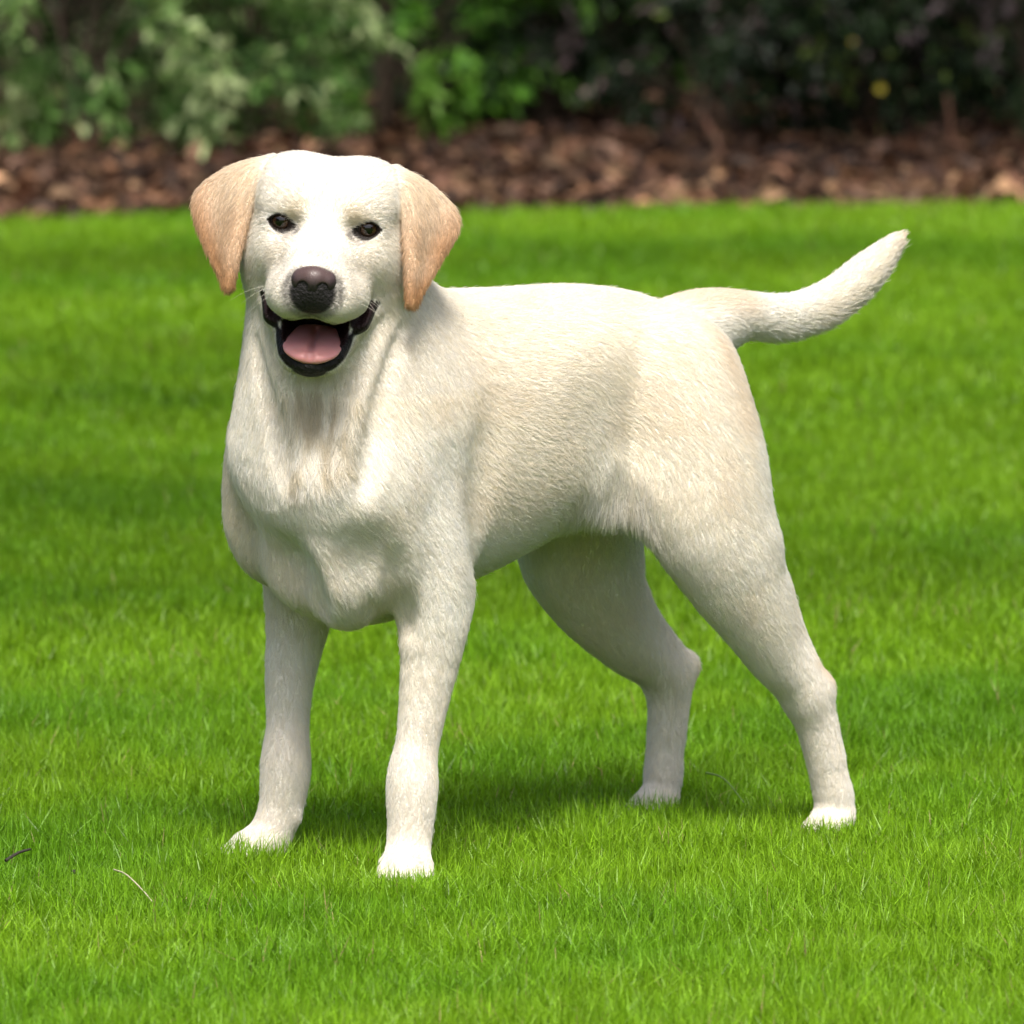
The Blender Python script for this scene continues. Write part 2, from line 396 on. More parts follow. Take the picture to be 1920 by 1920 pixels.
def dog_paint(V, N):
    """Coat colour, length of hair and bare-skin mask at body points V with normals N (dog's own axes)."""
    H = (V - HEAD_C) @ HEAD_R.T
    n1 = vnoise(V, 9, 1); n2 = vnoise(V, 28, 2); n3 = vnoise(V, 95, 3)
    cream = np.array([.865, .810, .705]); pale = np.array([.89, .86, .79]); tan = np.array([.70, .50, .29]); deep = np.array([.60, .36, .17])
    c = mix(np.tile(cream, (len(V), 1)), pale, ss(.35, .75, n1))
    c = mix(c, tan, .08 * ss(.55, .85, n2) + .03 * ss(.6, .9, n3))
    inhead = (np.abs(H) < (.2, .16, .16)).all(1)
    length = np.full(len(V), .0100); bare = np.zeros(len(V))
    x, y, z = V.T
    # paler legs and feet, belly; tan streaks at the hocks, tail root and tail tip
    leg = ss(.26, .12, z); c = mix(c, (.87, .825, .755), .75 * leg)
    length = length * (1 - leg) + .0075 * leg
    length = np.where(z < .05, .006, length)
    length *= 1 + .8 * ss(-.50, -.56, x) * ss(.45, .47, z) * ss(0.1, -.7, N[:, 2])
    for s in (1, -1):
        pts = [(-.50, s * .118, .20), (-.553, s * .118, .165)] if s > 0 else [(-.57, -.117, .155), (-.565, -.117, .07)]
        c = mix(c, tan, .50 * ss(.020, .006, seg_dist(V, pts)))
    c = mix(c, tan, .35 * ss(.05, .02, seg_dist(V, [(-.47, 0, .56), (-.51, 0, .56)])))
    c = mix(c, tan, .30 * ss(-.73, -.775, x))
    c = mix(c, tan, .22 * ss(.05, .01, seg_dist(V, [(-.43, .1, .52), (-.42, .12, .45)])))
    # longer hair with tan streaks down the throat, partly painted shade
    th = ss(.060, .025, seg_dist(V, [(.110, .105, .545), (.112, .100, .440)]))
    n4 = vnoise(V * (1, 1, .12), 130, 8)
    c = mix(c, (.50, .42, .27), th * (.15 + .5 * ss(.45, .75, n4))); length = length + .010 * th
    # hair whorls above the elbows
    for p in ((.089, .022, .309), (.021, .129, .309)): c = mix(c, (.20, .17, .13), .7 * ss(.010, .002, np.linalg.norm(V - p, axis=1)))
    # head
    hx, hy, hz = H.T; ay = np.abs(hy)
    headm = ss(-.15, -.06, hx) * inhead
    length = np.where(inhead, length * (1 - headm) + .0075 * headm, length)
    muz = ss(-.005, .03, hx) * inhead
    length = np.where(inhead, length * (1 - muz) + .0045 * muz, length)
    c = np.where(inhead[:, None], mix(c, (.84, .795, .72), .65 * headm), c)
    ear = np.zeros(len(V))
    for s in (1, -1):
        d = np.full(len(V), 9.); g = np.nonzero(inhead & (s * hy > .04))[0]
        G = [catmull(np.array(e), np.linspace(0, 1, 40)) for e in ear_curves(s)]
        for i in range(40): d[g] = np.minimum(d[g], seg_dist(H[g], catmull([g_[i] for g_ in G], np.linspace(0, 1, 6))))
        e = ss(.010, .0055, d) * ss(.050, .080, np.abs(hy) + np.maximum(-hz, 0) * .5); ear = np.maximum(ear, e)
        dd = seg_dist(H, G[3]); streak = ss(.034, .006, dd); de = np.minimum(seg_dist(H, G[0]), dd)
        ec = mix(np.tile((.72, .545, .385), (len(V), 1)), (.50, .29, .145), np.clip(.75 * streak * ss(.25, .6, n2 * .7 + .2) + .30 * ss(.0, -.06, hz), 0, 1)); ec = mix(ec, (.74, .58, .42), .5 * ss(.4, .75, n2) * (1 - streak)); ec = mix(ec, (.40, .22, .11), .4 * ss(.004, .001, de))
        ec = mix(ec, (.80, .69, .54), .85 * ss(-.015, .048, hz))
        c = np.where((inhead & (s * hy > 0))[:, None], mix(c, ec, e), c)
        # tan brow, grey tear marks; shading under the eyes painted in
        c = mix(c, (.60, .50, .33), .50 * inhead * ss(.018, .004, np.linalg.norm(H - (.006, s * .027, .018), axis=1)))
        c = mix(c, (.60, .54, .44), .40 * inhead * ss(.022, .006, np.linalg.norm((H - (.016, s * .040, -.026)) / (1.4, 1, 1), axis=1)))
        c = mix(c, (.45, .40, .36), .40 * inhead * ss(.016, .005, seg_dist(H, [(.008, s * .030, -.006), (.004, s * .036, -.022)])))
        q1 = (s * hy - EYE_Y + .0005) / .0162; q2 = (hz - (EYE_Z - .0008 + .10 * (s * hy - EYE_Y))) / .0108
        dark = inhead * (hx > -.02) * ss(1.06, .86, np.abs(q2) + q1 * q1)
        ed2 = seg_dist(H, [(.014, s * (EYE_Y - .0185), EYE_Z - .009), (.012, s * (EYE_Y - .0125), EYE_Z - .0045)])
        dark = np.maximum(dark, inhead * .75 * ss(.0060, .0020, ed2))
        c = mix(c, (.018, .014, .012), dark); bare = np.maximum(bare, ss(.4, .8, dark)); length = np.where(dark > .2, .004, length)
        # lips
        ld = seg_dist(H, LIP_LOW(s)); lu = seg_dist(H, LIP_UP(s))
        lr = .0036 + .0042 * ss(-.010, .034, hx); lip = inhead * ss(1.12, .88, ld / lr)
        lip = np.maximum(lip, inhead * ss(.0045, .0020, lu))
        c = mix(c, (.011, .009, .008), lip); bare = np.maximum(bare, ss(.3, .7, lip))
    length = np.where(ear > .3, .0085, length)
    chin = inhead * ss(.0150, .0110, np.linalg.norm((H - (.058, 0, -.130)) / (1, 1.35, .75), axis=1))
    c = mix(c, (.016, .015, .014), chin); bare = np.maximum(bare, chin * .8)
    # hollow of the mouth
    cav = np.zeros(len(V))
    for a_, b_, ra, rb, k_, sy in MOUTH:
        a_, b_ = np.array(a_), np.array(b_); ab = b_ - a_; t_ = np.clip((H - a_) @ ab / (ab @ ab), 0, 1); q = (H - a_ - t_[:, None] * ab) / (1, sy, 1)
        dm = np.linalg.norm(q, axis=1) - ra - (rb - ra) * t_
        cav = np.maximum(cav, inhead * ss(.0046, .0028, dm)); bare = np.maximum(bare, inhead * ss(.0065, .0050, dm))
    c = mix(c, (.020, .010, .010), cav); bare = np.maximum(bare, ss(.3, .6, cav))
    # grey under and around the nose; above it shading is painted in
    c = mix(c, (.50, .44, .39), .5 * inhead * ss(.022, .004, np.linalg.norm(H - (.074, 0, -.016), axis=1)))
    nd = np.linalg.norm((H - (.090, 0, -.0475)) / (1, 1.12, 1), axis=1)
    c = mix(c, (.10, .085, .075), .80 * inhead * ss(.030, .021, nd)); c = mix(c, (.02, .018, .018), inhead * ss(.0225, .0195, nd))
    bare = np.maximum(bare, inhead * ss(.024, .021, nd))
    # greyer patches at the chest armpits
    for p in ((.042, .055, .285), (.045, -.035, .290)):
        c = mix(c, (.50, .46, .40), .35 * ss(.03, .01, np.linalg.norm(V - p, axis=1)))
    fringe = ss(.400, .365, z) * ss(.27, .30, z) * ss(-.20, -.27, x) * ss(-.37, -.32, x) * ss(.125, .105, np.abs(y))
    length = np.maximum(length, .016 * fringe); c = mix(c, (.85, .81, .74), .7 * fringe)
    fringe = np.maximum(fringe, .35 * ss(-.52, -.57, x) * ss(.45, .47, z) * ss(-.1, -.7, N[:, 2]))
    return np.clip(c, 0, 1), length, bare, fringe, ear

GUIDES_H = [((.07, 0, -.02), (-1, 0, .2)), ((.03, 0, .0), (-1, 0, .45)), ((.06, .035, -.055), (-.8, .35, -.45)), ((.06, -.035, -.055), (-.8, -.35, -.45)),
            ((.02, .045, -.05), (-.8, .2, -.5)), ((.02, -.045, -.05), (-.8, -.2, -.5)), ((-.01, 0, .04), (-.8, 0, .6)), ((-.03, .04, .05), (-.8, .3, .4)), ((-.03, -.04, .05), (-.8, -.3, .4)),
            ((-.08, 0, .06), (-1, 0, -.1)), ((0, .05, .02), (-.7, .6, .2)), ((0, -.05, .02), (-.7, -.6, .2)), ((-.02, .062, -.02), (-.7, .2, -.7)), ((-.02, -.062, -.02), (-.7, -.2, -.7)),
            ((-.03, .06, -.06), (-.6, .2, -.8)), ((-.03, -.06, -.06), (-.6, -.2, -.8)), ((.05, 0, -.135), (-1, 0, -.2)), ((.0, 0, -.13), (-.8, 0, -.6)), ((.02, .035, -.115), (-.8, .2, -.5)), ((.02, -.035, -.115), (-.8, -.2, -.5)),
            ((-.06, .09, .05), (.1, .8, -.5)), ((-.06, -.09, .05), (.1, -.8, -.5)), ((-.05, .115, .0), (.3, -.1, -1)), ((-.05, -.115, .0), (.3, .1, -1)), ((-.03, .10, -.04), (.3, -.2, -1)), ((-.03, -.10, -.04), (.3, .2, -1)),
            ((-.03, .078, .03), (.2, .2, -1)), ((-.03, -.078, .03), (.2, -.2, -1))]
GUIDES_B = [((.0, .02, .60), (-.6, 0, -.6)), ((.02, .11, .52), (-.45, .2, -.85)), ((.02, -.08, .52), (-.45, -.2, -.85)), ((.11, .06, .50), (0, 0, -1)), ((.115, .045, .44), (0, 0, -1)), ((.10, .03, .37), (.2, 0, -1)),
            ((.05, .02, .29), (-.4, 0, -.5)), ((-.02, .115, .45), (-.5, 0, -.85)), ((-.02, -.10, .45), (-.5, 0, -.85)), ((.05, .12, .37), (-.5, .4, -.75)), ((.05, -.09, .37), (-.5, -.4, -.75)), ((-.05, .13, .33), (-.6, 0, -.7)), ((-.05, -.12, .33), (-.6, 0, -.7)),
            ((-.06, 0, .585), (-1, 0, -.02)), ((-.25, 0, .585), (-1, 0, 0)), ((-.40, 0, .57), (-1, 0, -.2)), ((-.18, .115, .48), (-.95, 0, -.3)), ((-.18, -.115, .48), (-.95, 0, -.3)), ((-.18, .11, .36), (-.9, 0, -.4)), ((-.18, -.11, .36), (-.9, 0, -.4)),
            ((-.30, .11, .45), (-.8, 0, -.5)), ((-.30, -.11, .45), (-.8, 0, -.5)), ((-.29, .10, .375), (-.1, 0, -1)), ((-.29, -.10, .375), (-.1, 0, -1)), ((-.31, .10, .34), (-.1, 0, -1)), ((-.31, -.10, .34), (-.1, 0, -1)), ((-.25, 0, .31), (-.9, 0, -.6)), ((-.33, .03, .33), (-.3, 0, -1)), ((-.33, -.03, .33), (-.3, 0, -1)),
            ((-.40, .13, .46), (-.6, 0, -.8)), ((-.40, -.13, .46), (-.6, 0, -.8)), ((-.45, .12, .36), (-.6, 0, -.8)), ((-.45, -.12, .36), (-.6, 0, -.8)), ((-.47, .05, .42), (-.2, 0, -1)), ((-.47, -.05, .42), (-.2, 0, -1)),
            ((-.45, .14, .25), (-.6, 0, -.8)), ((-.46, -.14, .22), (-.6, 0, -.8)), ((-.53, .13, .16), (-.3, 0, -1)), ((-.54, -.13, .16), (-.1, 0, -1)), ((-.55, .115, .06), (0, 0, -1)), ((-.53, -.115, .06), (0, 0, -1)), ((-.54, .115, .01), (1, 0, -.6)), ((-.5, -.115, .01), (1, 0, -.6)),
            ((-.03, .13, .26), (-.2, 0, -1)), ((-.03, -.13, .26), (-.2, 0, -1)), ((-.02, .12, .17), (-.1, 0, -1)), ((-.02, -.12, .17), (-.1, 0, -1)), ((0, .1, .09), (.1, 0, -1)), ((0, -.1, .09), (.1, 0, -1)), ((.03, .095, .02), (1, 0, -.6)), ((.04, -.1, .02), (1, -.4, -.6)),
            ((-.47, 0, .56), (-1, 0, -.05)), ((-.54, 0, .56), (-1, 0, -.02)), ((-.54, 0, .51), (-1, 0, -.35)), ((-.62, 0, .56), (-1, 0, .1)), ((-.62, 0, .51), (-1, 0, -.25)), ((-.70, 0, .59), (-1, 0, .6)), ((-.68, 0, .54), (-1, 0, .2)), ((-.77, 0, .62), (-1, 0, .7))]
def dog_flow(P):
    G = np.array([hp(*a) for a, b in GUIDES_H] + [a for a, b in GUIDES_B]); D = np.array([np.array(b, float) @ HEAD_R for a, b in GUIDES_H] + [b for a, b in GUIDES_B])
    D /= np.linalg.norm(D, axis=1)[:, None]; S = np.array([.018] * len(GUIDES_H) + [.04] * len(GUIDES_B))
    out = np.zeros_like(P)
    for i in range(0, len(P), 40000):
        d2 = ((P[i:i + 40000, None, :] - G[None]) ** 2).sum(2) / S ** 2
        w = 1 / (d2 + .15) ** 2; out[i:i + 40000] = w @ D
    return out

def vert_normals(V, Q):
    n = np.cross(V[Q[:, 2]] - V[Q[:, 0]], V[Q[:, 3]] - V[Q[:, 1]]); out = np.zeros_like(V)
    for k in range(4):
        for i in range(3): out[:, i] += np.bincount(Q[:, k], n[:, i], len(V))
    return out / (np.linalg.norm(out, axis=1)[:, None] + 1e-12)

def local_mesh(name, F, mat, parent, smooth=True, cols=None):
    V, Q = F.mesh()
    me = mesh_np(name, V, [Q], smooth, cols(V) if cols else None); me.materials.append(mat)
    return link(bpy.data.objects.new(name, me), parent)

def build_dog():
    rng = np.random.default_rng(7)
    dog = empty('dog', (DOG_O[0], DOG_O[1], 0), math.atan2(FWD[1], FWD[0]))
    tag(dog, 'pale yellow labrador dog standing on the lawn with open mouth and raised tail', 'dog')
    F = dog_field(); V, Q = F.mesh(); N = vert_normals(V, Q)
    col, length, bare, fringe, ear = dog_paint(V, N)
    # skin
    t = NT('dog_skin'); a = t.n('Attribute', dict(attribute_name='col')); w = t.n('Attribute', dict(attribute_name='bare'))
    nz = t.n('TexNoise', Vector=t.n('TexCoord').outputs['Object'], Scale=330.0, Detail=3.0)
    b = t.n('BsdfPrincipled', Base_Color=a.outputs['Color'], Roughness=t.n('MapRange', Value=w.outputs['Fac'], To_Min=.8, To_Max=.42), Specular_IOR_Level=t.n('MapRange', Value=w.outputs['Fac'], To_Min=.1, To_Max=.15),
            Normal=t.n('Bump', Height=nz.outputs[0], Strength=.8, Distance=.003).outputs[0])
    me = mesh_np('body', V, [Q], True, dict(col=col * (.92 + .08 * bare[:, None]), bare=bare)); me.materials.append(t.done(b))
    body = link(bpy.data.objects.new('body', me), dog)
    # ---- coat: short hairs lying along the flow
    p0, p1, p2, p3 = [V[Q[:, k]] for k in range(4)]
    area = .5 * np.linalg.norm(np.cross(p2 - p0, p3 - p1), axis=1)
    fl = length[Q].mean(1); fb = bare[Q].mean(1); fn = N[Q].mean(1); fc = (p0 + p1 + p2 + p3) / 4
    dens = area * np.clip(.012 / fl, .75, 2.0) * (fb < .5)
    toward = np.array([.64, .76, .1]); dens = dens * np.where(fn @ toward > -.35, 1, .45)
    dens = np.where(fc[:, 2] < .002, 0, dens)
    NH = 620000
    fi = rng.choice(len(Q), NH, p=dens / dens.sum())
    u, v = rng.random((2, NH, 1)); root = (p0[fi] * (1 - u) + p1[fi] * u) * (1 - v) + (p3[fi] * (1 - u) + p2[fi] * u) * v
    nn = fn[fi]; nn /= np.linalg.norm(nn, axis=1)[:, None]
    fflow = dog_flow(fc); flow = fflow[fi]
    # clumps: hairs of one face lean the same way
    sw = (np.stack([vnoise(fc, 70, s) for s in (11, 12, 13)], 1) - .5) * .28 + (np.stack([vnoise(fc, 22, s) for s in (14, 15, 16)], 1) - .5) * .16
    flow = flow / (np.linalg.norm(flow, axis=1)[:, None] + 1e-9) + sw[fi] + rng.normal(0, .16, (NH, 3))
    tan = flow - nn * (flow * nn).sum(1)[:, None]; tan /= np.linalg.norm(tan, axis=1)[:, None] + 1e-9
    L = fl[fi] * rng.uniform(.65, 1.2, NH); L = L[:, None]
    lift = rng.uniform(.06, .18, (NH, 1)) * (1 + .9 * (rng.random((NH, 1)) < .04))
    down = np.array([0, 0, -1.]); fr = fringe[Q].mean(1)[fi][:, None]; er = ear[Q].mean(1)[fi][:, None]
    # tufts: hairs whose roots share a cell bend towards one of them and share its shade
    cell = np.array([.0022, .0034, .0050])[np.digitize(fl[fi], [.0062, .0105])]
    key = np.floor((root + rng.normal(0, .22, (NH, 3)) * cell[:, None]) / cell[:, None]).astype(np.int64)
    key = (key[:, 0] * 73856093) ^ (key[:, 1] * 19349663) ^ (key[:, 2] * 83492791)
    _, first, inv = np.unique(key, return_index=True, return_inverse=True); gi = first[inv]
    tan = tan * .45 + tan[gi] * .55; tan -= nn * (tan * nn).sum(1)[:, None]; tan /= np.linalg.norm(tan, axis=1)[:, None] + 1e-9
    pull = root[gi] - root; far = np.linalg.norm(pull, axis=1) > cell * 2.5; pull[far] = 0
    pts = np.empty((NH, 4, 3), np.float32)
    for k, (a_, b_, c_) in enumerate(((-.03, -.04, 0), (.30, .55, .12), (.64, .95, .34), (.98, 1.0, .55))):
        pts[:, k] = root + tan * L * a_ + nn * L * lift * b_ + down * (fr * L * .5 * max(a_, 0) ** 1.5) + pull * c_
    cc = dog_paint_cached(col, Q)[fi]
    tuft = np.exp(rng.normal(0, .030, len(first)))[inv][:, None] ** np.clip(root[:, 2:3] / .3, .35, 1)
    val = rng.normal(1, .05 + .08 * er, (NH, 1)) * tuft; warm = rng.normal(0, .025, NH) + rng.normal(0, .018, len(first))[inv]
    cc = np.clip(cc * val * np.stack([1 + warm * .4, np.ones(NH), 1 - warm], 1), 0, .95)
    hc = bpy.data.hair_curves.new('coat'); hc.add_curves([4] * NH)
    hc.attributes['position'].data.foreach_set('vector', pts.reshape(-1))
    rad = hc.attributes.get('radius') or hc.attributes.new('radius', 'FLOAT', 'POINT')
    base = np.clip(fl[fi] * .015, .00012, .00024)
    rad.data.foreach_set('value', (base[:, None] * np.array([1, .95, .7, .18])[None]).astype(np.float32).ravel())
    add_attr(hc, 'col', cc, 'CURVE')
    t = NT('dog_hair'); a = t.n('Attribute', dict(attribute_name='col'))
    p = t.n('BsdfPrincipled', Base_Color=a.outputs['Color'], Roughness=.55, Specular_IOR_Level=.25)
    tr = t.n('BsdfTranslucent', Color=a.outputs['Color']); m = t.n('MixShader', Fac=.42); t.set(m, '1', p.outputs[0]); t.set(m, '2', tr.outputs[0])
    hc.materials.append(t.done(m))
    co = link(bpy.data.objects.new('coat', hc), body); tag(co, kind='stuff')
    # ---- eyes
    M = np.eye(4); M[:3, :3] = HEAD_R.T; M[:3, 3] = HEAD_C
    from mathutils import Matrix
    HM = Matrix(M.tolist())
    t = NT('dog_eye'); tc = t.n('TexCoord'); sp = t.n('SeparateXYZ', Vector=tc.outputs['Object'])
    r = t.n('VectorMath', dict(operation='LENGTH'), Vector=t.n('CombineXYZ', Y=sp.outputs['Y'], Z=sp.outputs['Z']))
    rp = t.n('ValToRGB', Fac=t.n('MapRange', Value=r.outputs['Value'], From_Max=.0115).outputs[0]); e = rp.color_ramp.elements
    e[0].position = .34; e[0].color = (.002, .002, .002, 1); e[1].position = .40; e[1].color = (.022, .010, .005, 1)
    x = e.new(.62); x.color = (.036, .018, .008, 1); x = e.new(.70); x.color = (.010, .006, .005, 1); x = e.new(.82); x.color = (.10, .07, .06, 1)
    eye_m = t.done(t.n('BsdfPrincipled', Base_Color=rp.outputs[0], Roughness=.03, Specular_IOR_Level=.5))
    import bmesh
    for s in (1, -1):
        bm = bmesh.new(); bmesh.ops.create_uvsphere(bm, u_segments=32, v_segments=20, radius=.0115); me = bpy.data.meshes.new('eye'); bm.to_mesh(me); bm.free()
        for p_ in me.polygons: p_.use_smooth = True
        me.materials.append(eye_m); o = link(bpy.data.objects.new('eye', me), dog)
        from mathutils import Matrix as Mx
        o.matrix_local = HM @ Mx.Translation((-.0068, s * EYE_Y, EYE_Z - .0002)) @ Mx.Rotation(s * .12, 4, 'Z') @ Mx.Rotation(.02, 4, 'Y')
    # ---- nose
    G = Field(np.arange(.060, .118, .0009), np.arange(-.034, .034, .0009), np.arange(-.075, -.006, .0009))
    G.ell((.086, 0, -.030), (.0175, .0205, .0118), .008)
    G.ell((.088, 0, -.0385), (.0150, .0180, .0112), .008)
    G.ell((.093, 0, -.037), (.0120, .0135, .0130), .008)
    for s in (1, -1):
        G.ell((.089, s * .0150, -.0370), (.0125, .0090, .0108), .005)
        G.ell((.086, s * .0160, -.0430), (.0100, .0060, .0058), .005)
        G.ell((.1030, s * .0102, -.0400), (.0085, .0050, .0044), .003, sub=True)
        G.cone((.097, s * .0130, -.0430), (.090, s * .0230, -.0455), .0027, .0018, .003, sub=True)
    G.cone((.1075, 0, -.040), (.101, 0, -.058), .0010, .0014, .002, sub=True)
    t = NT('dog_nose'); tc = t.n('TexCoord'); sp = t.n('SeparateXYZ', Vector=tc.outputs['Object'])
    vo = t.n('TexVoronoi', Vector=tc.outputs['Object'], Scale=700.0)
    nz = t.n('TexNoise', Vector=tc.outputs['Object'], Scale=60.0, Detail=3.0)
    up = t.n('MapRange', dict(interpolation_type='SMOOTHSTEP'), Value=t.n('Math', dict(operation='ADD'), **{'0': sp.outputs['Z'], '1': t.n('Math', dict(operation='MULTIPLY'), **{'0': nz.outputs[0], '1': .010}).outputs[0]}).outputs[0], From_Min=-.034, From_Max=-.021)
    colr = t.n('MixRGB', Fac=up.outputs[0], Color1=(.022, .017, .018), Color2=(.072, .044, .040))
    nose_m = t.done(t.n('BsdfPrincipled', Base_Color=colr, Roughness=.38, Specular_IOR_Level=.35, Normal=t.n('Bump', Height=vo.outputs['Distance'], Strength=.3, Distance=.0006).outputs[0]))
    o = local_mesh('nose', G, nose_m, dog); nc = (.086, 0, -.037); o.matrix_local = HM @ Matrix.Translation(nc) @ Matrix.Diagonal((1, .93, .93, 1)) @ Matrix.Translation([-v for v in nc])
    # ---- tongue
    G = Field(np.arange(-.03, .09, .0011), np.arange(-.04, .04, .0011), np.arange(-.135, -.07, .0011))
    tq = np.linspace(0, 1, 26); T = catmull([(-.02, 0, -.1030), (.01, 0, -.1060), (.035, 0, -.1085), (.052, 0, -.1115), (.064, 0, -.1175)], tq); wd = np.interp(tq, [0, .35, .6, .8, .92, 1], [.020, .0228, .0228, .0205, .0160, .009])
    for i in range(25): G.cone(T[i], T[i + 1], .0046, .0046, .003, flat=(0, 1, 0), s=wd[i] / .0046)
    G.cone((-.01, 0, -.0995), (.060, 0, -.1080), .0016, .0022, .005, sub=True)
    G.cone((.068, 0, -.114), (.072, 0, -.124), .0030, .0030, .006, sub=True)
    t = NT('dog_tongue'); tc = t.n('TexCoord'); nz = t.n('TexNoise', Vector=tc.outputs['Object'], Scale=900.0, Detail=2.0)
    n2 = t.n('TexNoise', Vector=tc.outputs['Object'], Scale=90.0, Detail=2.0)
    c2 = t.n('MixRGB', Fac=n2.outputs[0], Color1=(.60, .24, .23), Color2=(.68, .31, .29))
    tm = t.done(t.n('BsdfPrincipled', Base_Color=c2, Roughness=.36, Subsurface_Weight=.25, Subsurface_Scale=.004, Normal=t.n('Bump', Height=nz.outputs[0], Strength=.25, Distance=.0006).outputs[0]))
    o = local_mesh('tongue', G, tm, dog); o.matrix_local = HM
    # ---- claws
    claw_m = plain('dog_claw', (.10, .065, .045), .4)
    for a_, m_, b_ in CLAWS:
        ln = catmull([a_, m_, b_], np.linspace(0, 1, 5)); T_ = np.gradient(ln, axis=0); T_ /= np.linalg.norm(T_, axis=1)[:, None]; A_ = np.cross(T_, (0, 0, 1.)); A_ /= np.linalg.norm(A_, axis=1)[:, None]; B_ = np.cross(T_, A_)
        an = np.linspace(0, 2 * math.pi, 6, endpoint=False)[None, :, None]; rr = np.array([.0034, .0032, .0026, .0018, .0005])[:, None, None]
        Vc = (ln[:, None] + (A_[:, None] * np.cos(an) + B_[:, None] * np.sin(an)) * rr).reshape(-1, 3); I = np.arange(30).reshape(5, 6); J = np.roll(I, -1, 1)
        me = mesh_np('claw', Vc, [np.stack([I[:-1], J[:-1], J[1:], I[1:]], 2).reshape(-1, 4)], True); me.materials.append(claw_m); link(bpy.data.objects.new('claw', me), dog)
    # ---- whiskers
    wp = []
    for s in (1, -1):
        for i in range(4):
            a = np.array([.062 - .006 * (i % 3), s * (.040 + .003 * (i % 3)), -.052 - .006 * (i // 3)]); l = rng.uniform(.025, .045)
            d = np.array([rng.uniform(-.1, .25), s * 1.0, rng.uniform(-.55, -.1)]); d /= np.linalg.norm(d)
            wp.append([hp(*(a + d * l * q - np.array([0, 0, 1]) * .012 * q * q)) for q in (0, .35, .7, 1)])
    wh = bpy.data.hair_curves.new('whiskers'); wh.add_curves([4] * len(wp)); wh.attributes['position'].data.foreach_set('vector', np.array(wp, np.float32).ravel())
    rad = wh.attributes.get('radius') or wh.attributes.new('radius', 'FLOAT', 'POINT'); rad.data.foreach_set('value', np.tile([.00010, .00009, .00006, .00002], len(wp)).astype(np.float32))
    wh.materials.append(plain('whisker', (.75, .70, .60), .4)); tag(link(bpy.data.objects.new('whiskers', wh), dog), kind='stuff')
    return dog
def dog_paint_cached(col, Q): return col[Q].mean(1)
build_dog()
# ---------------------------------------------------------------- ground, lawn, bed
EDGE = lambda x: 11.42 + .295 * x + .05 * math.sin(x * 5.1) + .03 * math.sin(x * 13 + 1)
def edge_np(x): return 11.42 + .295 * x + .05 * np.sin(x * 5.1) + .03 * np.sin(x * 13 + 1)
def grid_sheet(name, x0, x1, y0, y1, nx, ny, zf, mat):
    xs = np.linspace(x0, x1, nx); t = np.linspace(0, 1, ny)
    X = np.repeat(xs[:, None], ny, 1); Y0 = y0(xs) if callable(y0) else np.full(nx, y0); Y1 = y1(xs) if callable(y1) else np.full(nx, y1)
    Y = Y0[:, None] + (Y1 - Y0)[:, None] * t[None]
    V = np.stack([X, Y, zf(X, Y)], 2).reshape(-1, 3); I = np.arange(nx * ny).reshape(nx, ny)
    Q = np.stack([I[:-1, :-1], I[1:, :-1], I[1:, 1:], I[:-1, 1:]], 2).reshape(-1, 4)
    me = mesh_np(name, V, [Q], True); me.materials.append(mat); return tag(link(bpy.data.objects.new(name, me)), kind='structure')
grid_sheet('ground', -300, 300, -300, 300, 3, 3, lambda X, Y: X * 0 - .03, plain('soil', (.07, .055, .03), .95, .1, (8., (.045, .05, .02))))
def lawn_z(X, Y): return .006 * np.sin(X * 1.7 + 1) * np.sin(Y * 1.3) 
grid_sheet('lawn', -9, 9, -12, edge_np, 60, 80, lambda X, Y: -.006 + X * 0, plain('turf', (.055, .11, .012), .95, .1, (60., (.085, .12, .02))))
def bed_z(X, Y):
    t = np.clip((Y - edge_np(X)) / 4, 0, 1); P = np.stack([X.ravel(), Y.ravel()], 1)
    return -.02 + .03 * t ** .7 + (vnoise(P, 3.1, 5).reshape(X.shape) - .5) * .05 * np.clip(t * 8, 0, 1)
grid_sheet('mulch_bed', -9, 9, edge_np, 26, 120, 90, bed_z, plain('mulch', (.06, .032, .022), .95, .1, (30., (.13, .07, .045)), bump=(60., .8, .02)))

def blades(name, P, h, w, lean, col, rng, seg3=True, tipcol=1.25):
    """One grass blade per point P (n,3): a tapering, bending strip."""
    n = len(P); a = rng.uniform(0, 2 * math.pi, n); side = np.stack([np.cos(a), np.sin(a), np.zeros(n)], 1)
    b = rng.uniform(0, 2 * math.pi, n); out = np.stack([np.cos(b), np.sin(b), np.zeros(n)], 1) * lean[:, None]
    up = np.array([0, 0, 1.])
    h_ = h[:, None]; w_ = w[:, None]
    mid = P + up * h_ * .55 + out * h_ * .22; tip = P + up * h_ * (1 - .35 * lean[:, None] ** 2) + out * h_ * .85
    V = np.stack([P - side * w_ * .5, P + side * w_ * .5, mid - side * w_ * .42, mid + side * w_ * .42, tip], 1)
    C = np.repeat(col[:, None, :], 5, 1); C[:, 4] *= tipcol
    I = np.arange(n)[:, None] * 5
    me = mesh_np(name, V.reshape(-1, 3), [I + np.array([[0, 1, 3, 2]]), I + np.array([[2, 3, 4]])], False, dict(col=np.clip(C.reshape(-1, 3), 0, 1)))
    return me

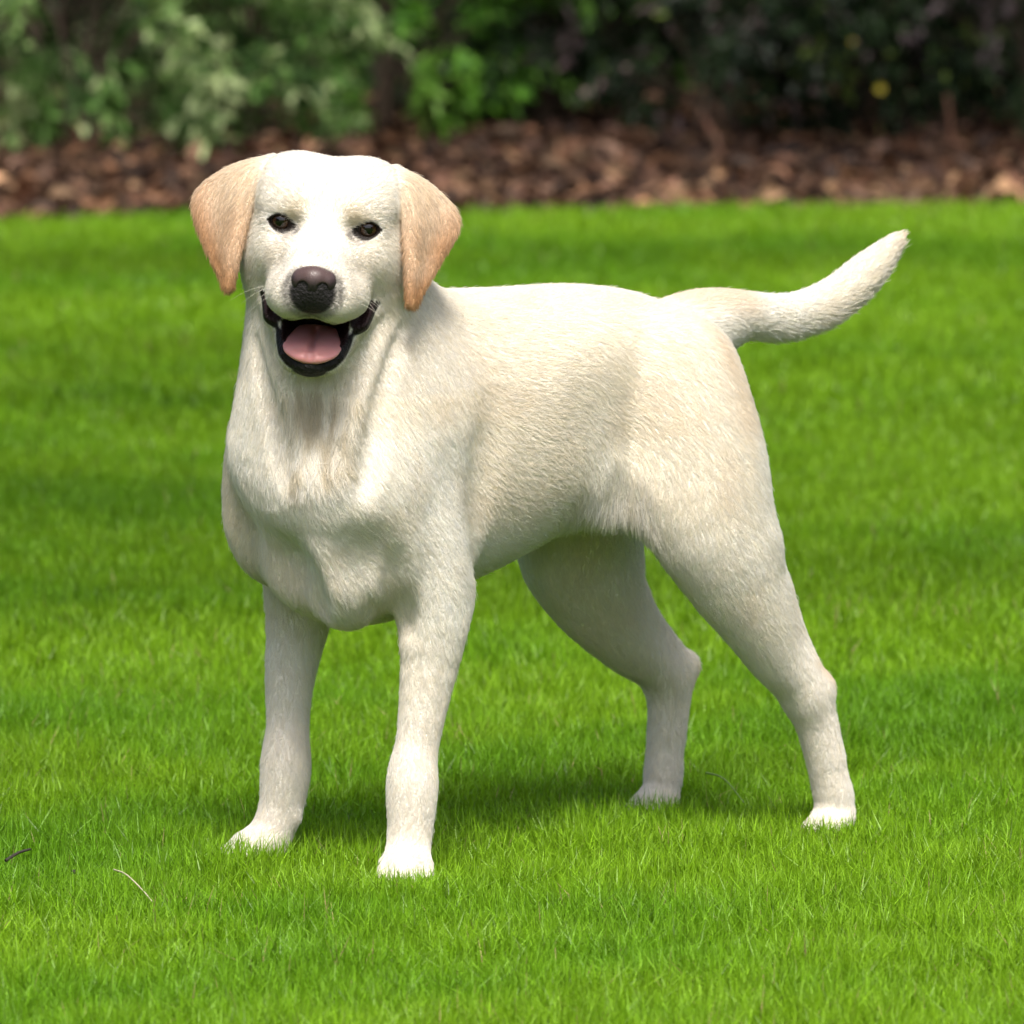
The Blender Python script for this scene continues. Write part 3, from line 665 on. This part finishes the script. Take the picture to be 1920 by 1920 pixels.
def grass_colour(P, rng):
    n = len(P); q = vnoise(P[:, :2], 1.6, 3) * .6 + vnoise(P[:, :2], 6.0, 4) * .4
    base = np.tile((.140, .288, .012), (n, 1)); c = mix(base, (.190, .335, .014), ss(.35, .7, q) * .7); c = mix(c, (.102, .240, .012), ss(.5, .2, q) * .6)
    c = c * rng.normal(1, .26, (n, 1)).clip(.4, 1.9)
    dry = rng.random(n) < .006 + .012 * ss(.72, .85, vnoise(P[:, :2], 2.3, 9)); c[dry] = np.array([.36, .29, .13]) * rng.uniform(.7, 1.2, (dry.sum(), 1))
    return c
def scatter_lawn():
    rng = np.random.default_rng(3); parts = []
    def zone(n, y0, y1, half, hmin, hmax, wmin, wmax, outside=False):
        y = rng.uniform(y0, y1, int(n)) if y1 - y0 < 4 else y0 + (y1 - y0) * rng.random(int(n))
        x = rng.uniform(-1, 1, int(n)) * half(y)
        k = y < edge_np(x) - .02 + rng.normal(0, .05, len(y)); x, y = x[k], y[k]
        if outside: k = np.abs(x) > (y + 7.7) * .066 * 1.08; x, y = x[k], y[k]
        tuft = vnoise(np.stack([x, y], 1), 14, 6)
        h = rng.uniform(hmin, hmax, len(x)) * (.72 + .5 * tuft); w = rng.uniform(wmin, wmax, len(x))
        parts.append((np.stack([x, y, np.full(len(x), -.006)], 1), h, w))
    v = lambda m: (lambda y: (y + 7.7) * .066 * m)
    zone(110000, -1.15, .1, v(1.12), .026, .052, .0010, .0020)
    zone(110000, .1, 1.6, v(1.12), .026, .050, .0010, .0021)
    zone(90000, 1.6, 5.0, v(1.12), .026, .048, .0016, .0030)
    zone(105000, 5.0, 12.4, v(1.12), .026, .048, .0030, .0055)
    zone(150000, -2.2, 13.0, lambda y: (y + 7.7) * .066 + 1.1 + .20 * (y + 2.2), .03, .052, .005, .010, True)
    zone(14000, 10.2, 12.0, v(1.2), .028, .052, .004, .007)
    P = np.concatenate([p[0] for p in parts]); h = np.concatenate([p[1] for p in parts]); w = np.concatenate([p[2] for p in parts])
    # trodden grass under the dog's feet
    for fx, fy in FEET:
        d = np.hypot(P[:, 0] - fx, P[:, 1] - fy); h = np.where(d < .035, h * .8, h)
    me = blades('grass', P, h, w, rng.uniform(.05, .9, len(P)) ** 1.2, grass_colour(P, rng), rng)
    me.materials.append(attr_mat('grass_blade', 'col', .40, .38, .3))
    tag(link(bpy.data.objects.new('grass', me)), 'short bright green lawn grass', 'grass', kind='stuff')
FEET = [tuple((np.array([DOG_O[0], DOG_O[1], 0]) + a * FWD + b * LFT)[:2]) for a, b in ((.012, .125), (.02, -.104), (-.55, .115), (-.512, -.115))]
scatter_lawn()
# ---------------------------------------------------------------- leaves, shrubs, trees
def leaf_mesh(name, P, D, U, L, W, col, fold=.25, smooth=False):
    """Pointed leaves: base P, direction D, face normal U, length L, width W; six points, folded along the midrib."""
    n = len(P); D = D / (np.linalg.norm(D, axis=1)[:, None] + 1e-9); S = np.cross(D, U); S /= np.linalg.norm(S, axis=1)[:, None] + 1e-9; U = np.cross(S, D)
    L = L[:, None]; W = W[:, None]
    m1 = P + D * L * .35; m2 = P + D * L * .72 - U * L * .06; tip = P + D * L - U * L * .18
    V = np.stack([P, m1 + S * W * .5 + U * W * fold, m1 - S * W * .5 + U * W * fold, m1, m2 + S * W * .36 + U * W * fold * .6, m2 - S * W * .36 + U * W * fold * .6, m2, tip], 1)
    I = np.arange(n)[:, None] * 8
    tri = np.concatenate([I + np.array([[0, 3, 1]]), I + np.array([[0, 2, 3]]), I + np.array([[4, 6, 7]]), I + np.array([[6, 5, 7]])])
    quad = np.concatenate([I + np.array([[1, 3, 6, 4]]), I + np.array([[3, 2, 5, 6]])])
    return mesh_np(name, V.reshape(-1, 3), [quad, tri], smooth, dict(col=np.repeat(np.clip(col, 0, 1)[:, None], 8, 1).reshape(-1, 3)))
def tubes(name, lines, rads, mat, sides=6):
    """Tapering tubes along polylines joined in one mesh."""
    Vs, Qs, off = [], [], 0
    for Lp, (r0, r1) in zip(lines, rads):
        Lp = np.asarray(Lp, float); n = len(Lp); T = np.gradient(Lp, axis=0); T /= np.linalg.norm(T, axis=1)[:, None] + 1e-9
        ref = np.array([.3, .9, .1]) if abs(T[0, 2]) > .6 else np.array([0, 0, 1.]); A = np.cross(T, ref); A /= np.linalg.norm(A, axis=1)[:, None]; B = np.cross(T, A)
        r = np.linspace(r0, r1, n)[:, None, None]; a = np.linspace(0, 2 * math.pi, sides, endpoint=False)[None, :, None]
        V = Lp[:, None] + (A[:, None] * np.cos(a) + B[:, None] * np.sin(a)) * r
        I = np.arange(n * sides).reshape(n, sides) + off; J = np.roll(I, -1, 1)
        Qs.append(np.stack([I[:-1], J[:-1], J[1:], I[1:]], 2).reshape(-1, 4)); Vs.append(V.reshape(-1, 3)); off += n * sides
    me = mesh_np(name, np.concatenate(Vs), [np.concatenate(Qs)], True); me.materials.append(mat); return me
def rdir(rng, n, zbias=0):
    d = rng.normal(0, 1, (n, 3)); d[:, 2] += zbias; return d / np.linalg.norm(d, axis=1)[:, None]
bark_m = plain('bark', (.12, .085, .06), .9, .2, (25., (.06, .045, .035)), bump=(80., .6, .01))
leaf_ms = {}
def leaf_mat(name, rough=.45, transl=.3):
    if name not in leaf_ms: leaf_ms[name] = attr_mat(name, 'col', rough, transl, .2)
    return leaf_ms[name]

def shrub(name, label, loc, size, nleaf, L, W, cols, seed, group=None, droop=.2, cat='shrub', nstem=9, sprays=60, rough=.45, shell=.55, z0=0.03):
    """Shrub: stems fan out from the base, leaves sit in sprays along twigs through the outer part of the crown."""
    rng = np.random.default_rng(seed); root = empty(name, loc); tag(root, label, cat, group)
    sx, sy, sz = size; lines, rads = [], []
    ends = []
    for i in range(nstem):
        a = 2 * math.pi * (i + rng.random()) / nstem; r = rng.uniform(.25, .8)
        e = np.array([math.cos(a) * r * sx, math.sin(a) * r * sy, sz * rng.uniform(.55, .95)])
        lines.append(catmull([(math.cos(a) * .05, math.sin(a) * .05, -.05), e * (.25, .25, .45) + rng.normal(0, .02, 3), e], np.linspace(0, 1, 7))); rads.append((.012, .003)); ends.append(e)
    sp = []
    for i in range(sprays):
        d = rdir(rng, 1, .25)[0]; r = shell + (1 - shell) * rng.random() ** .6
        p = np.array([d[0] * sx * r, d[1] * sy * r, max(sz * .5 + d[2] * sz * .5 * r, z0)]); sp.append((p, d))
        if i % 2 == 0:
            q = p * (.35, .35, .6); lines.append([q, (p + q) / 2 + rng.normal(0, .02, 3), p]); rads.append((.005, .002))
    me = tubes('stem', lines, rads, bark_m, 5); link(bpy.data.objects.new('stem', me), root)
    per = nleaf // sprays; P, D, C = [], [], []
    for p, d in sp:
        tdir = d * .8 + rng.normal(0, .35, 3) - np.array([0, 0, droop]); tdir /= np.linalg.norm(tdir); ln = rng.uniform(.10, .24) * (sx + sz) * .8
        t = rng.random(per)[:, None]; pos = p + tdir * (t - .35) * ln - np.array([0, 0, 1]) * droop * .25 * t * t * ln + rng.normal(0, .022 * (sx + sz), (per, 3)) * .6
        P.append(pos); D.append(tdir * .9 + rdir(rng, per) * .9)
        k = rng.choice(len(cols), p=np.array([c[1] for c in cols]) / sum(c[1] for c in cols))
        cc = np.array([c[0] for c in cols])[np.where(rng.random(per) < .55, k, rng.choice(len(cols), per, p=np.array([c[1] for c in cols]) / sum(c[1] for c in cols)))]
        C.append(cc * rng.normal(1, .15, (per, 1)).clip(.5, 1.5))
    P = np.concatenate(P); D = np.concatenate(D); C = np.concatenate(C); P[:, 2] = np.maximum(P[:, 2], .012)
    U = rdir(rng, len(P), 1.2)
    lm = leaf_mesh('foliage', P, D, U, L * rng.uniform(.6, 1.25, len(P)), W * rng.uniform(.6, 1.25, len(P)), C); lm.materials.append(leaf_mat(name + '_leaf', rough))
    link(bpy.data.objects.new('foliage', lm), root)
    return root

VAR = [((.19, .30, .095), 3), ((.10, .20, .045), 3), ((.40, .49, .23), 1.2), ((.04, .085, .022), 2.2)]
BRIGHT = [((.11, .26, .030), 3), ((.06, .16, .02), 3), ((.17, .34, .05), 1.2)]
DARK = [((.014, .028, .010), 5), ((.026, .050, .016), 3), ((.06, .095, .038), 1.2), ((.16, .12, .12), .5), ((.14, .20, .04), .35)]  # leaf tones darkened to carry the shade lying over these shrubs
PINK = [((.015, .028, .012), 4), ((.22, .155, .15), 1.2), ((.11, .125, .095), 1.2), ((.035, .065, .022), 2)]  # pinkish grey young leaves; the dark tones hold painted shade
shrub('variegated_shrub', 'large pale green variegated shrub behind the leaf litter at far left', (-1.22, 14.15, .0), (.66, .60, .95), 6400, .058, .027, VAR, 1, droop=.55, sprays=120)
shrub('variegated_shrub', 'lower drooping sprays of a pale variegated shrub beside the bright green bush', (-.74, 14.5, .0), (.40, .42, .80), 3000, .054, .024, VAR, 2, droop=.6, sprays=70)
shrub('green_bush', 'fresh bright green bush between the variegated shrub and the dark shrubs', (-.34, 15.15, .0), (.46, .40, .90), 4600, .062, .022, BRIGHT, 3, droop=.1, sprays=90)
shrub('dark_shrub', 'dark green shrub with a few bright leaves right beside the bright bush', (.12, 15.3, .0), (.46, .45, .95), 4400, .050, .022, DARK + [((.09, .19, .03), 1.0)], 4, sprays=90)
shrub('dark_shrub', 'dark shrub with pinkish grey young leaves above the middle of the leaf bed', (.60, 15.1, .0), (.50, .45, 1.0), 5200, .050, .021, PINK, 5, sprays=100)
shrub('dark_shrub', 'dark shrub carrying small yellow flowers near the right edge', (1.08, 15.15, .0), (.48, .45, 1.0), 5000, .048, .021, DARK, 6, sprays=100)
shrub('dark_shrub', 'very dark dense shrub at the far right edge of the bed', (1.55, 15.0, .0), (.46, .45, 1.05), 4800, .050, .022, DARK, 7, sprays=100)
# ---------------------------------------------------------------- leaf litter, sticks, back row, shading trees, small things
BROWN = np.array([(.185, .092, .052), (.235, .130, .075), (.12, .062, .040), (.33, .20, .11), (.21, .130, .090), (.27, .14, .075)])
litter_m = attr_mat('dry_leaf', 'col', .7, .15, .25)
def litter():
    rng = np.random.default_rng(21); n = 17000
    x = rng.uniform(-4.4, 4.4, n); y = edge_np(x) + 5.0 * rng.random(n) ** 1.1 - .03 - .12 * (rng.random(n) < .03)
    z = bed_z(x, y) + .004 + .045 * rng.random(n) * np.clip((y - edge_np(x)) * 4, .1, 1)
    a = rng.uniform(0, 2 * math.pi, n); D = np.stack([np.cos(a), np.sin(a), rng.normal(0, .35, n)], 1)
    U = rdir(rng, n, 1.0); L = rng.uniform(.03, .095, n); W = L * rng.uniform(.35, .65, n)
    c = BROWN[rng.integers(0, len(BROWN), n)] * np.exp(rng.normal(-1.05, .8, (n, 1))).clip(.06, 1.9)
    me = leaf_mesh('leaf_litter', np.stack([x, y, z], 1), D, U, L, W, c, fold=.35); me.materials.append(litter_m)
    tag(link(bpy.data.objects.new('leaf_litter', me)), 'layer of brown dry leaves and bark covering the bed', 'leaf litter', kind='stuff')
    # larger curled leaves lying on top, one object each
    protos = []
    for k in range(6):
        nx, ny = 7, 5; t = np.linspace(0, 1, nx); s_ = np.linspace(-1, 1, ny); wv = np.sin(np.pi * t ** .8) * .30 + .01; curl = rng.uniform(.5, 1.5); bend = rng.uniform(-.5, .6)
        T, S = np.meshgrid(t, s_, indexing='ij'); wv = wv[:, None]
        V = np.stack([T - .5, S * wv, np.abs(S) ** 1.5 * wv * curl + bend * (T - .5) ** 2 + rng.normal(0, .012, T.shape)], 2).reshape(-1, 3)
        I = np.arange(nx * ny).reshape(nx, ny); Q = np.stack([I[:-1, :-1], I[1:, :-1], I[1:, 1:], I[:-1, 1:]], 2).reshape(-1, 4)
        col = np.tile(BROWN[[1, 3, 4, 5, 3, 1][k]] * .75, (len(V), 1)) * rng.normal(1, .08, (len(V), 1))
        me = mesh_np('fallen_leaf', V, [Q], True, dict(col=np.clip(col, 0, 1))); me.materials.append(litter_m); protos.append(me)
    for i in range(56):
        x = rng.uniform(-1.35, 1.4); y = edge_np(np.array([x]))[0] + (rng.uniform(.02, .4) if i < 30 else rng.uniform(.4, 2.6))
        o = bpy.data.objects.new('fallen_leaf', protos[i % 6]); o.location = (x, y, float(bed_z(np.array([x]), np.array([y]))[0]) + .045)
        o.rotation_euler = (rng.normal(0, .6), rng.normal(0, .5), rng.uniform(0, 6.28)); o.scale = [rng.uniform(.05, .09), rng.uniform(.045, .07), rng.uniform(.03, .05)]
        tag(link(o), 'large curled brown leaf lying on top of the leaf litter', 'leaf', 'curled brown leaves lying on the litter')
litter()
stick_m = plain('stick_bark', (.20, .095, .055), .8, .2, (40., (.11, .055, .035)))
def stick(name, label, pts, r0, r1, mat=stick_m, cat='stick', n=9):
    me = tubes(name, [catmull(np.array(pts, float), np.linspace(0, 1, n))], [(r0, r1)], mat, 6)
    return tag(link(bpy.data.objects.new(name, me)), label, cat)
stick('broken_stick', 'reddish brown stick leaning out of the leaf litter below the dark shrubs', [(.60, 14.05, .0), (.575, 14.1, .06), (.535, 14.17, .125)], .013, .008)
stick('bare_stem', 'thin upright brown stem before the darkest shrub at the right', [(1.235, 14.3, .0), (1.24, 14.3, .08), (1.23, 14.32, .18)], .011, .007, cat='stem')
# yellow flowers on their shrub
def flowers():
    host = [o for o in bpy.data.objects if o.get('label', '').startswith('dark shrub carrying small yellow')][0]; rng = np.random.default_rng(5)
    m = plain('yellow_petal', (.50, .42, .03), .5)
    for i, (x, z, r) in enumerate(((1.055, .185, .016), (.975, .320, .010))):
        n = 7; a = np.linspace(0, 2 * math.pi, n, endpoint=False); D = np.stack([np.cos(a), -.5 + 0 * a, np.sin(a)], 1); U = np.tile((0, -1., .2), (n, 1))
        me = leaf_mesh('flower', np.zeros((n, 3)), D, U, np.full(n, r), np.full(n, r * .7), np.full((n, 3), .5)); me.materials.append(m)
        o = link(bpy.data.objects.new('flower', me), host); o.location = (x - host.location.x, 14.62 - host.location.y, z - host.location.z)
flowers()
HEDGE = [((.022, .045, .016), 4), ((.035, .065, .022), 2), ((.012, .026, .012), 3)]
for i in range(13):
    shrub('evergreen_bush', 'dark evergreen bush in the back row behind the flowering shrubs', (-5.1 + i * .85, 16.45 + .3 * (i % 2), .0), (.75, .5, 1.7), 3800, .095, .05, HEDGE, 40 + i, group='back row of evergreen bushes', sprays=90, nstem=6)
for i, (x, y) in enumerate(((-2.3, 15.4), (2.25, 15.7), (-3.1, 15.6), (3.0, 15.8))):
    shrub('dark_shrub', ['dark shrub just outside the left edge beside the variegated shrub', 'dark shrub just outside the right edge of the bed', 'outermost dark shrub on the left', 'outermost dark shrub on the right'][i], (x, y, .04), (.55, .5, 1.1), 2400, .05, .02, DARK, 60 + i, sprays=70)

def shade_tree(label, base, clumps, height, seed, leaf=.11):
    """Tree whose limbs carry leaf clumps: (x, y, rx, ry, leaves)."""
    rng = np.random.default_rng(seed); root = empty('shade_tree', (base[0], base[1], 0)); tag(root, label, 'tree', 'trees around the lawn')
    b = np.array([base[0], base[1], 0.]); fork = np.array([0, 0, height * .5])
    me = tubes('trunk', [catmull([(0, 0, -.1), (.05, .03, height * .25), fork, (.1, .1, height * .95)], np.linspace(0, 1, 12))], [(.19, .05)], bark_m, 10); link(bpy.data.objects.new('trunk', me), root)
    P, D, lines, rads = [], [], [], []
    for x, y, rx, ry, n in clumps:
        c = np.array([x, y, height + rng.uniform(-.3, .3)]) - b
        lines.append(catmull([fork + (0, 0, rng.uniform(-.2, .5)), (fork + c) / 2 + (0, 0, .35), c], np.linspace(0, 1, 8))); rads.append((.055, .012))
        k = max(3, n // 45)
        for j in range(k):
            a = rng.uniform(0, 6.28); r = rng.random() ** .5; q = c + (math.cos(a) * r * rx, math.sin(a) * r * ry, rng.normal(0, .12)); m = n // k
            lines.append([c + (q - c) * .15, (c + q) / 2 + (0, 0, .04), q]); rads.append((.010, .004))
            P.append(q + rng.normal(0, 1, (m, 3)) * (min(rx, .5) * .30, min(ry, .5) * .30, .10)); D.append(rdir(rng, m) * (1, 1, .5))
    me = tubes('limb', lines, rads, bark_m, 6); link(bpy.data.objects.new('limb', me), root)
    P = np.concatenate(P); D = np.concatenate(D); n = len(P)
    col = np.array([.06, .13, .025]) * rng.normal(1, .2, (n, 1)).clip(.5, 1.6)
    me = leaf_mesh('crown', P, D, rdir(rng, n, 2.), leaf * rng.uniform(.7, 1.2, n), leaf * .55 * rng.uniform(.7, 1.2, n), col); me.materials.append(leaf_mat('tree_leaf', .4, .25))
    link(bpy.data.objects.new('crown', me), root)
SX, SY = -SUN_DIR.x / SUN_DIR.z, -SUN_DIR.y / SUN_DIR.z
def shades(z, spots): return [(gx - SX * z, gy - SY * z, rx, ry, n) for gx, gy, rx, ry, n in spots]
rt = random.Random(4)
mid = [(rt.uniform(-2.0, 2.0), rt.uniform(1.7, 7.4), rt.uniform(.35, .6), rt.uniform(.2, .35), 170) for _ in range(22)]
shade_tree('broad leafy tree left of the frame whose low branches shade the middle of the lawn', (-4.6, 5.5), shades(2.5, [(-1.2, 9.5, .9, .28, 520), (.2, 9.5, .7, .18, 340), (1.3, 9.5, .9, .2, 440)] + mid), 2.5, 1)
shade_tree('leafy tree on the camera side whose low branch shades grass left of the dog', (-3.4, -.6), shades(2.0, [(-1.0, .40, .36, .20, 300), (-1.5, .2, .6, .4, 300), (1.15, 1.0, .4, .3, 160)]), 2.0, 2)
shade_tree('leafy tree right of the bed shading the dark shrubs', (3.9, 14.2), shades(3.4, [(.4, 14.6, .6, .7, 800), (1.0, 14.3, .7, .8, 1000), (1.8, 14.5, .8, .8, 1000), (-.2, 13.4, .6, .4, 300), (.9, 16.2, .9, .6, 800), (2.4, 14.4, .8, .8, 700), (-.6, 16.3, .8, .5, 500), (-1.6, 16.3, .8, .5, 500)]), 3.4, 3)

# unseen hedges added at the sides and far end to block low sky
def sky_block_hedge(label, x0, x1, y0, y1, h, seed):
    rng = np.random.default_rng(seed); root = empty('sky_block_hedge', ((x0 + x1) / 2, (y0 + y1) / 2, 0)); tag(root, label, 'hedge', 'unseen hedges added to block low sky')
    hx, hy = (x1 - x0) / 2, (y1 - y0) / 2
    V = np.array([(sx * (hx - .25), sy * (hy - .25), z) for z in (0, h - .25) for sx, sy in ((-1, -1), (1, -1), (1, 1), (-1, 1))]); Q = np.array([(0, 1, 5, 4), (1, 2, 6, 5), (2, 3, 7, 6), (3, 0, 4, 7), (4, 5, 6, 7)])
    me = mesh_np('branches', V, [Q]); me.materials.append(plain('hedge_core', (.02, .03, .012), .9)); link(bpy.data.objects.new('branches', me), root)  # plain dark box filling the added hedge
    n = 9000; f = rng.random(n); P = np.stack([rng.uniform(-hx, hx, n), rng.uniform(-hy, hy, n), rng.uniform(.05, h, n)], 1); w = rng.integers(0, 5, n)
    P[w == 0, 0] = -hx; P[w == 1, 0] = hx; P[w == 2, 1] = -hy; P[w == 3, 1] = hy; P[w == 4, 2] = h; P += rng.normal(0, .10, (n, 3))
    col = np.array([.045, .095, .022]) * rng.normal(1, .25, (n, 1)).clip(.4, 1.8)
    me = leaf_mesh('foliage', P, rdir(rng, n), rdir(rng, n, .5), rng.uniform(.18, .38, n), rng.uniform(.10, .22, n), col); me.materials.append(leaf_mat('hedge_leaf', .5, .2)); link(bpy.data.objects.new('foliage', me), root)
sky_block_hedge('unseen tall hedge added beyond the left side of the lawn to block low sky', -9.5, -7.6, -14, 20, 3.6, 81)
sky_block_hedge('unseen tall hedge added beyond the right side of the lawn to block low sky', 7.6, 9.5, -14, 20, 3.6, 82)
sky_block_hedge('unseen tall hedge added far behind the shrub bed to block low sky', -7.5, 7.5, 19.0, 20.6, 5.5, 84)

# small things in the grass
straw_m = plain('straw', (.45, .40, .26), .6)
stick('dry_straw', 'pale dry straw lying in the grass at lower left', [(-.385, -.245, .040), (-.370, -.300, .043), (-.352, -.345, .034), (-.342, -.375, .028)], .0008, .0006, straw_m, 'straw')
twig_m = plain('dark_twig', (.022, .016, .012), .8)
stick('dark_twig', 'short black twig in the grass at the left edge', [(-.500, -.085, .026), (-.488, -.070, .032), (-.477, -.060, .034)], .0017, .0012, twig_m, 'twig', 5)
stick('dark_twig', 'tiny dark twig fragment in the grass near the straw', [(-.428, -.175, .028), (-.421, -.190, .027)], .0022, .0014, twig_m, 'twig', 4)
stick('loose_grass_blade', 'long loose green blade of grass lying by the hind foot', [(.205, .445, .045), (.222, .37, .048), (.24, .29, .034)], .0011, .0006, plain('green_straw', (.22, .34, .07), .5), 'grass blade')
